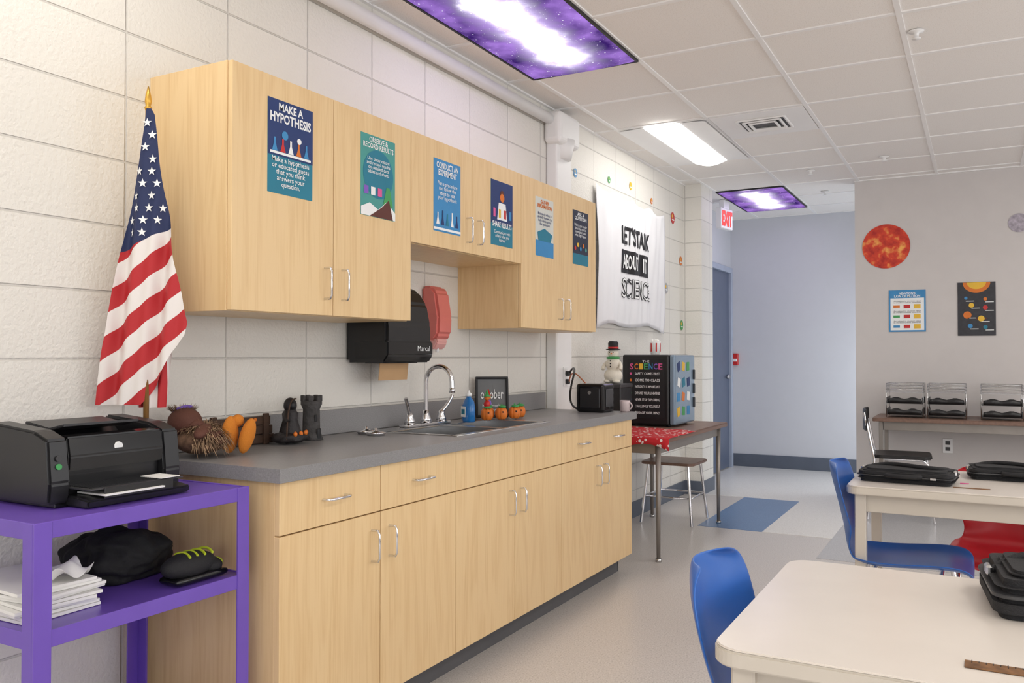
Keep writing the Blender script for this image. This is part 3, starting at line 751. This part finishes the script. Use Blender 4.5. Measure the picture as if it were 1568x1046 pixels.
tube(P, 'cord', [(-2.22, 4.76, 1.12), (-2.17, 4.72, 1.17), (-2.12, 4.64, 1.14), (-2.12, 4.56, 1.05), (-2.1, 4.5, .94), (-2.03, 4.46, .925)], .006, mBlack, bez=True)
tube(P, 'orange_cord', [(-2.22, 4.76, 1.07), (-2.16, 4.66, 1.15), (-2.06, 4.58, 1.10), (-2.0, 4.55, 1.05), (-1.98, 4.54, 1.03)], .004, M('tan_cord', C(190, 110, 70), .5), bez=True)

# ------------------------------------------------------------------ walnut table + fridge
def leg_table(name, x0, x1, y0, y1, h, top, edge, legm, lr=.016, sq=True, rr=.03, th=.03, inset=.06, glide=True):
    P = root(name, ((x0+x1)/2, (y0+y1)/2, 0)); a = (x1-x0)/2; c = (y1-y0)/2
    rslab(P, 'tabletop_core', -a, a, -c, c, h-th, h-.004, rr, edge, .003)
    rslab(P, 'tabletop', -a+.002, a-.002, -c+.002, c-.002, h-.005, h, rr, top, .002)
    bx(P, 'apron_front', -a+inset, a-inset, -c+inset, -c+inset+.02, h-th-.07, h-th, legm, .002)
    bx(P, 'apron_back', -a+inset, a-inset, c-inset-.02, c-inset, h-th-.07, h-th, legm, .002)
    bx(P, 'apron_left', -a+inset, -a+inset+.02, -c+inset, c-inset, h-th-.07, h-th, legm, .002)
    bx(P, 'apron_right', a-inset-.02, a-inset, -c+inset, c-inset, h-th-.07, h-th, legm, .002)
    for sx in (-1, 1):
        for sy in (-1, 1):
            x, y = sx*(a-inset), sy*(c-inset)
            if sq: box(P, 'leg', (x, y, (h-th)/2), (lr*2, lr*2, h-th), legm, .004)
            else: cyl(P, 'leg', (x, y, .01), (x, y, h-th), lr*.7, legm, lr)
            if glide: cyl(P, 'glide', (x, y, 0), (x, y, .02), lr*1.1, mSteel)
    return P
mLegG = M('leg_grey', C(150, 144, 138), .4, .5)
leg_table('walnut_side_table', -2.26, -1.63, 4.82, 6.27, .74, mWal, mWal, mLegG, .017, False, .03)
P = root('mini_fridge', (-2.01, 5.83, .744))
box(P, 'body', (-.02, 0, .25), (.34, .46, .485), mBlack, .012, seg=2)
box(P, 'door', (.172, 0, .25), (.04, .455, .48), M('fridge_door', C(130, 150, 168), .25, .3), .012, seg=2)
for i in range(3): box(P, 'door_handle', (.197, .19, .15+.1*i), (.014, .02, .07), mBlack, .003)
k = 0
for y in (-.15, -.05, .06):
    for z in (.1, .2, .3, .41):
        box(P, 'sticker_%d' % k, (.193, y+random.uniform(-.01, .01), z), (.002, .06, .06), (mYel, mSky, mInkW, mNavy, mGreen, mOrg, mTeal)[k % 7], 0, rot=(random.uniform(-.4, .4), 0, 0)); k += 1
for s in (-1, 1):
    for t in (-1, 1): cyl(P, 'foot', (s*.13, t*.18, -.002), (s*.13, t*.18, .01), .015, mInkK)
q = root('science_rules_poster'); q.location = (-2.175, 5.597, .79); q.rotation_euler = FY
box(q, 'sheet', (.15, .21, 0), (.27, .41, .002), mInkK, 0)
ftext(q, 'THE', .15, .40, .05, .015, mInkW, .002, .01)
for i, ch in enumerate('SCIENCE'):
    ftext(q, ch, .045+.035*i, .365, .028, .042, (mPink, mOrg, mYel, mGreen, mSky, mPurpI, mPink)[i], .002, .02)
for i, ln in enumerate(('SAFETY COMES FIRST', 'COME TO CLASS', 'INTEGRITY IS IMPORTANT', 'EXPAND YOUR UNIVERSE', 'NEVER STOP EXPLORING', 'CHALLENGE YOURSELF', 'ENGAGE YOUR MIND')):
    ftext(q, ln, .16, .315-.045*i, .18, .018, mInkW, .002, .01)
    disc(q, 'bullet_%d' % i, .04, .315-.045*i, .009, .002, (mPink, mOrg, mYel, mGreen, mSky, mPurpI, mRed)[i])
P = root('novelty_cup', (-2.0, 5.72, 1.238))
lathe(P, 'cup', [(.03, 0), (.032, .003), (.038, .08), (.038, .09), (.034, .09), (.03, .01)], (0, 0, 0), mInkW, 20)
for i in range(6):
    a = i*1.05; box(P, 'stripe', (.036*math.cos(a), .036*math.sin(a), .05), (.004, .01, .06), mRed, 0, rot=(0, 0, a))
for i in range(9): blob(P, 'popcorn', (random.uniform(-.02, .02), random.uniform(-.02, .02), .095), (.013, .012, .012), mPaper, sub=1)
P = root('red_bandana', (0, 0, 0))
mBan = bpy.data.materials.new('bandana'); mBan.use_nodes = True; nt = mBan.node_tree; bb = nt.nodes['Principled BSDF']; bb.inputs['Roughness'].default_value = .85
tc = nt.nodes.new('ShaderNodeTexCoord'); vo = nt.nodes.new('ShaderNodeTexVoronoi'); vo.inputs['Scale'].default_value = 32; nt.links.new(tc.outputs['Object'], vo.inputs['Vector'])
rr_ = nt.nodes.new('ShaderNodeValToRGB'); rr_.color_ramp.interpolation = 'CONSTANT'; rr_.color_ramp.elements[0].color = C(236, 226, 222); rr_.color_ramp.elements[1].position = .3; rr_.color_ramp.elements[1].color = C(190, 32, 40)
nt.links.new(vo.outputs['Distance'], rr_.inputs[0]); nt.links.new(rr_.outputs[0], bb.inputs['Base Color'])
rows = []
for j in range(20):
    t = j/19
    row = []
    for i in range(20):
        x = -2.2+.60*i/19
        y = 4.74+.80*t-.16*(i/19)*(t); z = .7425
        if y < 4.815: z = .7425-(4.815-y)*(1.0+.5*math.sin(i*.33)); y = 4.812-.004
        z += .0015*(1+math.sin(i*1.1)*math.sin(j*.9))
        row.append((x, y, z))
    rows.append(row)
grid_surface(P, 'cloth', rows, mBan, .0012, 0)
P = root('storage_box', (-2.1, 5.16, .748))
box(P, 'body', (0, 0, .14), (.2, .2, .28), mBlack, .006); box(P, 'lid', (0, 0, .288), (.21, .21, .025), mGreyD, .004)
P = root('snowman_figurine', (-2.09, 5.16, 1.05))
mSnow = M('snow_white', C(234, 228, 214), .8, bump=.4, bscale=200)
blob(P, 'lower_ball', (0, 0, .05), (.06, .06, .05), mSnow); blob(P, 'middle_ball', (0, 0, .125), (.05, .048, .045), mSnow); blob(P, 'head', (0, 0, .195), (.036, .036, .034), mSnow)
for s in (-1, 1):
    tube(P, 'arm', [(s*.035, 0, .14), (s*.065, -.01, .12), (s*.06, -.03, .09)], .012, mSnow, bez=True)
    blob(P, 'foot', (s*.03, -.02, .014), (.025, .035, .014), mSnow); blob(P, 'eye', (s*.012, -.033, .2), (.004, .003, .004), mInkK, sub=1)
cyl(P, 'nose', (0, -.033, .193), (.01, -.06, .19), .006, mOrg, .001)
lathe(P, 'hat', [(.048, .215), (.048, .221), (.032, .224), (.034, .26), (.025, .275)], (0, 0, 0), mInkK)
lathe(P, 'hat_band', [(.033, .225), (.0345, .226), (.0345, .236), (.033, .237)], (0, 0, 0), mRed)
lathe(P, 'scarf', [(.03, .158), (.043, .16), (.043, .17), (.03, .174)], (0, 0, 0), mGreen)
for i in range(3): blob(P, 'button', (0, -.05, .11+.018*i), (.005, .004, .005), mInkK, sub=1)
P = root('wooden_seat_stool', (-2.0, 6.14, 0))
rslab(P, 'seat', -.2, .2, -.2, .2, .435, .455, .05, mWal, .004)
for sx in (-1, 1):
    for sy in (-1, 1): tube(P, 'leg', [(sx*.15, sy*.15, .435), (sx*.19, sy*.2, .008)], .011, mChrome)
tube(P, 'rung', [(.172, .175, .2), (-.172, .175, .2), (-.172, -.175, .2), (.172, -.175, .2)], .007, mChrome, cyc=True)

# ------------------------------------------------------------------ tapestry & decals
P = root('science_wall_tapestry', (WX+.015, 5.36, 1.45), FX)
TW, TH = 1.41, .97
mCloth = M('white_tapestry', C(238, 238, 242), .8, var=.01)
def tz(x, y):
    return .014+.011*math.sin(x*9+3*y)*(.3+.7*(1-y/TH))+.006*math.sin(x*26+y*4)+.003*math.sin(x*55-y*9)
rows = []
for j in range(31):
    v = j/30; row = []
    for i in range(73):
        u = i/72
        top = TH-.035*(math.sin(math.pi*((u*4) % 1)))*v**3-.02*u
        x = TW*u+.01*math.sin(v*7)*(1 if u > .9 else 0); y = top*v+(1-v)*(.012*math.sin(u*11)-.03*(abs(2*u-1))**6)
        row.append((x, y, tz(x, y)))
    rows.append(row)
grid_surface(P, 'cloth', rows, mCloth, .001, 0)
def dtext(s, cx, cy, w, h, mat, off, bold, extra=0):
    n = ftext(P, s, cx, cy, w, h, mat, off, bold)
    for v in n.data.vertices: v.co.z = tz(v.co.x, v.co.y)+.005+extra
def drect(cx, cy, w, h, mat, ex):
    rows = [[(cx-w/2+w*i/16, cy-h/2+h*j/3, tz(cx-w/2+w*i/16, cy-h/2+h*j/3)+ex) for i in range(17)] for j in range(4)]
    grid_surface(P, 'text_panel', rows, mat, 0, 0)
dtext("LET'S TALK", .76, .67, .62, .14, mInkK, .004, .03)
drect(.62, .475, .34, .17, mInkK, .004); dtext('ABOUT', .62, .475, .30, .11, mInkW, .004, .02, .003)
drect(.94, .475, .22, .17, mInkK, .004); dtext('IT', .94, .475, .10, .11, mInkW, .004, .02, .003)
dtext('SCIENCE', .77, .28, .60, .15, mInkK, .004, .03); dtext('SCIENCE', .77, .28, .59, .14, mInkW, .004, -.012, .002)
for i, (y, z, r_, m_) in enumerate(((5.07, 2.43, .03, mSky), (5.65, 2.49, .025, mGreen), (6.08, 2.52, .03, mYel), (6.55, 2.48, .025, mOrg), (7.09, 2.42, .05, mRed), (7.31, 2.07, .04, mOrg), (6.91, 1.8, .045, mSteel), (7.33, 1.5, .045, mGreen))):
    P = root('planet_wall_decal', (WX+.003, y, z), FX)
    disc(P, 'planet', 0, 0, r_, 0, m_); disc(P, 'crater', -r_*.3, r_*.3, r_*.3, .001, mYel); disc(P, 'band', r_*.1, -r_*.3, r_*.6, .001, mInkW, ry=r_*.15)

# ------------------------------------------------------------------ door, exit sign, alarm
P = root('door_1', (-2.45, 8.92, 0))
mFr = M('door_frame_blue', C(168, 178, 196), .4)
bx(P, 'jamb_near', 0, .05, -.52, -.46, 0, 2.14, mFr); bx(P, 'jamb_far', 0, .05, .46, .52, 0, 2.14, mFr); bx(P, 'header', 0, .05, -.52, .52, 2.14, 2.2, mFr)
bx(P, 'leaf', 0, .02, -.46, .46, .01, 2.14, M('door_leaf', C(92, 102, 124), .4)); bx(P, 'vision_glass', .021, .024, -.36, -.2, 1.0, 1.9, mBlackG, 0)
cyl(P, 'lever_rose', (.02, .38, 1.0), (.05, .38, 1.0), .025, mSteel); cyl(P, 'lever', (.055, .38, 1.0), (.055, .27, 1.0), .009, mSteel)
P = root('exit_sign', (-2.19, 8.3, 2.57), (0, 0, rad(80)))
box(P, 'housing', (0, 0, 0), (.26, .06, .2), mWhite, .006); box(P, 'canopy', (0, 0, .142), (.12, .05, .088), mWhite, .004)
q = root('legend'); q.parent = P; q.location = (0, -.032, 0); q.rotation_euler = FY
ftext(q, 'EXIT', 0, 0, .23, .15, M('exit_red', C(226, 70, 64), .5, emis=.35), .001, .06)
P = root('fire_alarm_pull', (-2.405, 9.532, 1.19))
box(P, 'body', (0, 0, 0), (.085, .04, .13), mRed, .006); box(P, 'pull_bar', (0, -.025, -.01), (.06, .015, .03), mInkW, .003)

# ------------------------------------------------------------------ back wall items
def sunmat():
    m = bpy.data.materials.new('sun_print'); m.use_nodes = True; nt = m.node_tree; b = nt.nodes['Principled BSDF']; b.inputs['Roughness'].default_value = .5
    tc = nt.nodes.new('ShaderNodeTexCoord'); n = nt.nodes.new('ShaderNodeTexNoise'); n.inputs['Scale'].default_value = 12; n.inputs['Detail'].default_value = 6
    nt.links.new(tc.outputs['Object'], n.inputs['Vector']); r = nt.nodes.new('ShaderNodeValToRGB'); e = r.color_ramp.elements
    e[0].position = .35; e[0].color = C(176, 30, 22); e[1].position = .68; e[1].color = C(250, 180, 90); x = e.new(.52); x.color = C(220, 66, 36)
    nt.links.new(n.outputs['Fac'], r.inputs['Fac']); nt.links.new(r.outputs['Color'], b.inputs['Base Color']); return m
P = root('sun_wall_decal', (-.70, 7.945, 2.17), FY); disc(P, 'disc', 0, 0, .19, 0, sunmat(), 64)
P = root('moon_wall_decal', (.285, 7.945, 2.30), FY); disc(P, 'disc', 0, 0, .075, 0, M('moon_print', C(176, 168, 180), .6, var=.35, scale=30), 48)
P = root('newton_laws_poster', (-.68, 7.944, 1.433), FY)
box(P, 'sheet', (.142, .178, 0), (.284, .356, .002), mSky, 0); box(P, 'inner', (.142, .178, .001), (.26, .33, .002), mInkW, 0)
rect(P, 'title_band', .142, .315, .26, .056, .003, mSky); ftext(P, "NEWTON'S\nLAW OF MOTION", .142, .315, .2, .044, mInkW, .004, .02)
for i, c in enumerate((mOrg, mGreen, mSky)):
    ftext(P, 'An object in motion stays\nin motion unless acted on', .142, .255-.085*i, .21, .022, mInkK, .004)
    for j in range(3): rect(P, 'diagram_%d_%d' % (i, j), .06+.08*j, .215-.085*i, .05, .02+.008*j, .004, (c, mRed, mYel)[j])
P = root('solar_system_poster', (-.157, 7.944, 1.394), FY)
box(P, 'sheet', (.137, .22, 0), (.274, .44, .002), M('space_print', C(40, 40, 48), .4, var=.3, scale=30), 0)
n_ = 24; poly(P, 'sun_arc', [(.137+.1*math.cos(math.pi+math.pi*i/n_), .438+.085*math.sin(math.pi+math.pi*i/n_)) for i in range(n_+1)], .003, mOrg)
poly(P, 'sun_core', [(.137+.07*math.cos(math.pi+math.pi*i/n_), .438+.055*math.sin(math.pi+math.pi*i/n_)) for i in range(n_+1)], .004, mYel)
for i, (x, y, r_, c) in enumerate(((.06, .31, .012, mSky), (.2, .3, .014, mOrg), (.1, .25, .02, mYel), (.2, .23, .018, mRed), (.07, .17, .03, mOrg), (.17, .14, .024, mYel), (.09, .08, .018, mSky), (.2, .07, .016, mTeal))):
    disc(P, 'planet_%d' % i, x, y, r_, .003, c); rect(P, 'caption_%d' % i, x+.03, y-.025, .06, .006, .003, mInkW)
disc(P, 'ring', .17, .14, .042, .0025, mBrnI, ry=.01)
P = root('wall_outlet', (-.24, 7.945, .48), FY); box(P, 'plate', (0, 0, 0), (.075, .12, .008), mWhite, .002)
for s in (-1, 1): box(P, 'socket', (0, s*.025, .005), (.035, .03, .003), mGreyD, .001)
leg_table('walnut_wall_table', -.76, 1.2, 7.35, 7.92, .735, mWal, mWal, mLegG, .015, True, .02)
mClear = M('smoky_acrylic', C(190, 190, 194), .2, alpha=.45)
def trays(x0, x1):
    P = root('letter_tray_stack', ((x0+x1)/2, 7.6, .736)); a = (x1-x0)/2
    for s in (-1, 1):
        for t in (-.13, .13): cyl(P, 'post', (s*(a-.006), t, 0), (s*(a-.006), t, .27), .004, mSteel, seg=8)
    for i, z in enumerate((.02, .11)):
        bx(P, 'tray_floor_%d' % i, -a+.01, a-.01, -.14, .14, z, z+.004, mBlack, 0)
        for s in (-1, 1): bx(P, 'tray_side', s*(a-.012)-.002, s*(a-.012)+.002, -.14, .14, z, z+.05, mGreyD, 0)
        rows = [[((a-.02)*(2*k/10-1), -.14, z+.004+.05*q_-(.016*q_*math.cos(math.pi*(k/5-1))**2)) for k in range(11)] for q_ in (0, 1)]
        grid_surface(P, 'tray_lip', rows, mBlack, .003, 0)
        bx(P, 'papers_%d' % i, -a+.02, a-.02, -.13, .13, z+.004, z+.022, mPaper, 0)
    bx(P, 'top_tray_floor', -a+.004, a-.004, -.14, .14, .2, .204, mClear, 0)
    for s in (-1, 1): bx(P, 'top_tray_side', s*(a-.006)-.002, s*(a-.006)+.002, -.14, .14, .2, .27, mClear, 0)
    for z in (.225, .25, .27): tube(P, 'top_rim', [(-a+.004, -.14, z), (a-.004, -.14, z), (a-.004, .14, z), (-a+.004, .14, z)], .003, mSteel, cyc=True)
trays(-.67, -.39); trays(-.37, -.09); trays(0, .29)

# ------------------------------------------------------------------ classroom tables
def ctable(x0, x1, y0, y1):
    return leg_table('classroom_table', x0, x1, y0, y1, .74, mDesk, mDeskE, mDeskE, .02, True, .05, .032, .05)
ctable(-.405, .95, 1.42, 2.13)
ctable(-.45, .95, 3.42, 4.08)
mCard = M('worn_cardboard', C(120, 84, 52), .8, var=.5, scale=40)
P = root('wooden_ruler', (.125, 1.53, .7405)); box(P, 'strip', (0, 0, .0012), (.30, .034, .002), mCard, .0005)
for i in range(28): box(P, 'tick', (-.14+.01*i, .012, .0024), (.0012, .008 if i % 5 else .014, .0004), mInkK, 0)
P = root('desk_name_label', (-.03, 3.56, .7405)); box(P, 'strip', (0, 0, .0006), (.12, .02, .001), mCard, 0)

def shell_chair(loc, rz, mat, sc=1):
    P = root('school_chair', loc, (0, 0, rz)); P.scale = (sc, sc, sc)
    prof = [(.235, .405, .15), (.23, .425, .19), (.20, .445, .205), (.12, .447, .208), (.02, .438, .205), (-.08, .432, .20), (-.15, .438, .185), (-.19, .465, .16), (-.205, .51, .145), (-.213, .56, .155), (-.222, .61, .185), (-.235, .67, .205), (-.25, .73, .205), (-.262, .775, .19), (-.268, .80, .155), (-.27, .812, .10)]
    rows = []
    for k, (x, z, w_) in enumerate(prof):
        row = []
        for i in range(13):
            t = i/6-1; up = .03*t**4 if k < 7 else 0; fw = .045*t*t if k > 8 else (.02*t*t if k > 6 else 0)
            row.append((x+fw, w_*t, z+up))
        rows.append(row)
    grid_surface(P, 'shell', rows, mat, .007, 2)
    for s in (-1, 1):
        tube(P, 'front_leg', [(-.12, s*.15, .42), (.1, s*.155, .42), (.16, s*.165, .39), (.21, s*.19, .01)], .011, mChrome)
        tube(P, 'rear_leg', [(.08, s*.15, .415), (-.1, s*.155, .415), (-.15, s*.165, .38), (-.23, s*.19, .01)], .011, mChrome)
        for x in (.21, -.23): cyl(P, 'foot_cap', (x, s*.19, 0), (x, s*.19, .03), .014, mBlack)
    tube(P, 'cross_bar', [(.13, -.155, .415), (.13, .155, .415)], .009, mChrome)
    tube(P, 'cross_bar', [(-.1, -.155, .412), (-.1, .155, .412)], .009, mChrome)
    return P
shell_chair((-.255, 1.75, 0), 0, mBlueP)
shell_chair((-.26, 3.61, 0), 0, mBlueP)
shell_chair((.07, 4.07, 0), rad(-90), mRedP, .92)
P = root('black_task_chair', (-.52, 7.08, 0), (0, 0, rad(4)))
rslab(P, 'seat', -.2, .2, -.2, .2, .465, .49, .06, mBlack, .008)
rows = [[(-.27+.03*(i/5-1)**2, -.17+.34*i/10, .66+.17*j/5) for i in range(11)] for j in range(6)]
grid_surface(P, 'backrest', rows, mBlack, .014, 1)
for s in (-1, 1):
    tube(P, 'front_leg', [(-.12, s*.17, .46), (.14, s*.17, .46), (.17, s*.18, .43), (.21, s*.2, .01)], .011, mChrome)
    tube(P, 'rear_frame', [(-.24, s*.2, .01), (-.19, s*.17, .45), (-.21, s*.16, .55), (-.26, s*.15, .80)], .011, mChrome)
    tube(P, 'side_rung', [(.188, s*.19, .2), (-.213, s*.188, .2)], .008, mChrome)
def bag(loc, w_, d_, h_, rz, strap=True):
    P = root('laptop_bag', loc, (0, 0, rz))
    rslab(P, 'lower_shell', -w_/2, w_/2, -d_/2, d_/2, 0, h_*.5, .035, mFab, .012)
    rslab(P, 'upper_shell', -w_/2+.004, w_/2-.004, -d_/2+.004, d_/2-.004, h_*.52, h_*.86, .035, mFab, .014)
    rslab(P, 'zipper', -w_/2-.002, w_/2+.002, -d_/2-.002, d_/2+.002, h_*.47, h_*.55, .036, mGreyD, .001)
    rslab(P, 'front_pocket', -w_/2+.03, w_/2-.03, -d_/2+.03, d_/2-.05, h_*.84, h_, .03, mFab, .008)
    tube(P, 'carry_handle', [(-.06, -d_/2, h_*.6), (-.055, -d_/2-.03, h_*.6), (.055, -d_/2-.03, h_*.6), (.06, -d_/2, h_*.6)], .008, mFab, bez=True)
    if strap:
        tube(P, 'shoulder_strap', [(-w_/2+.01, 0, h_*.7), (-w_/2+.06, .05, h_*1.1), (-.02, .02, h_*1.15), (.07, -.05, h_*1.12), (w_/2-.05, -.02, h_*1.1), (w_/2-.01, .03, h_*.7)], .008, mFab, bez=True)
        for s in (-1, 1): box(P, 'd_ring', (s*(w_/2-.005), .0, h_*.75), (.012, .035, .02), mSteel, .004)
    box(P, 'zip_pull', (w_*.3, -d_/2-.004, h_*.5), (.02, .004, .008), mSteel, .001)
    return P
bag((.175, 1.96, .741), .34, .27, .085, rad(6))
bag((-.25, 3.68, .741), .34, .25, .05, rad(-4))
bag((.13, 3.93, .741), .36, .22, .05, rad(3))
P = root('pink_sticky_note', (-.055, 3.68, .7405)); box(P, 'note', (0, 0, .001), (.03, .02, .001), mPink, 0)

# ------------------------------------------------------------------ world / camera
w_ = bpy.data.worlds.new('world'); scene.world = w_; w_.use_nodes = True
w_.node_tree.nodes['Background'].inputs[0].default_value = (.9, .95, 1, 1); w_.node_tree.nodes['Background'].inputs[1].default_value = .3
cam = bpy.data.cameras.new('camera'); co = bpy.data.objects.new('camera', cam); COL.objects.link(co)
co.location = (0, 0, 1.228); co.rotation_euler = (rad(90.97), 0, rad(28.85)); cam.sensor_width = 36; cam.lens = 29.85; cam.clip_start = .05
scene.camera = co
scene.view_settings.view_transform = 'Standard'
scene.view_settings.look = 'None'
scene.view_settings.exposure = 0
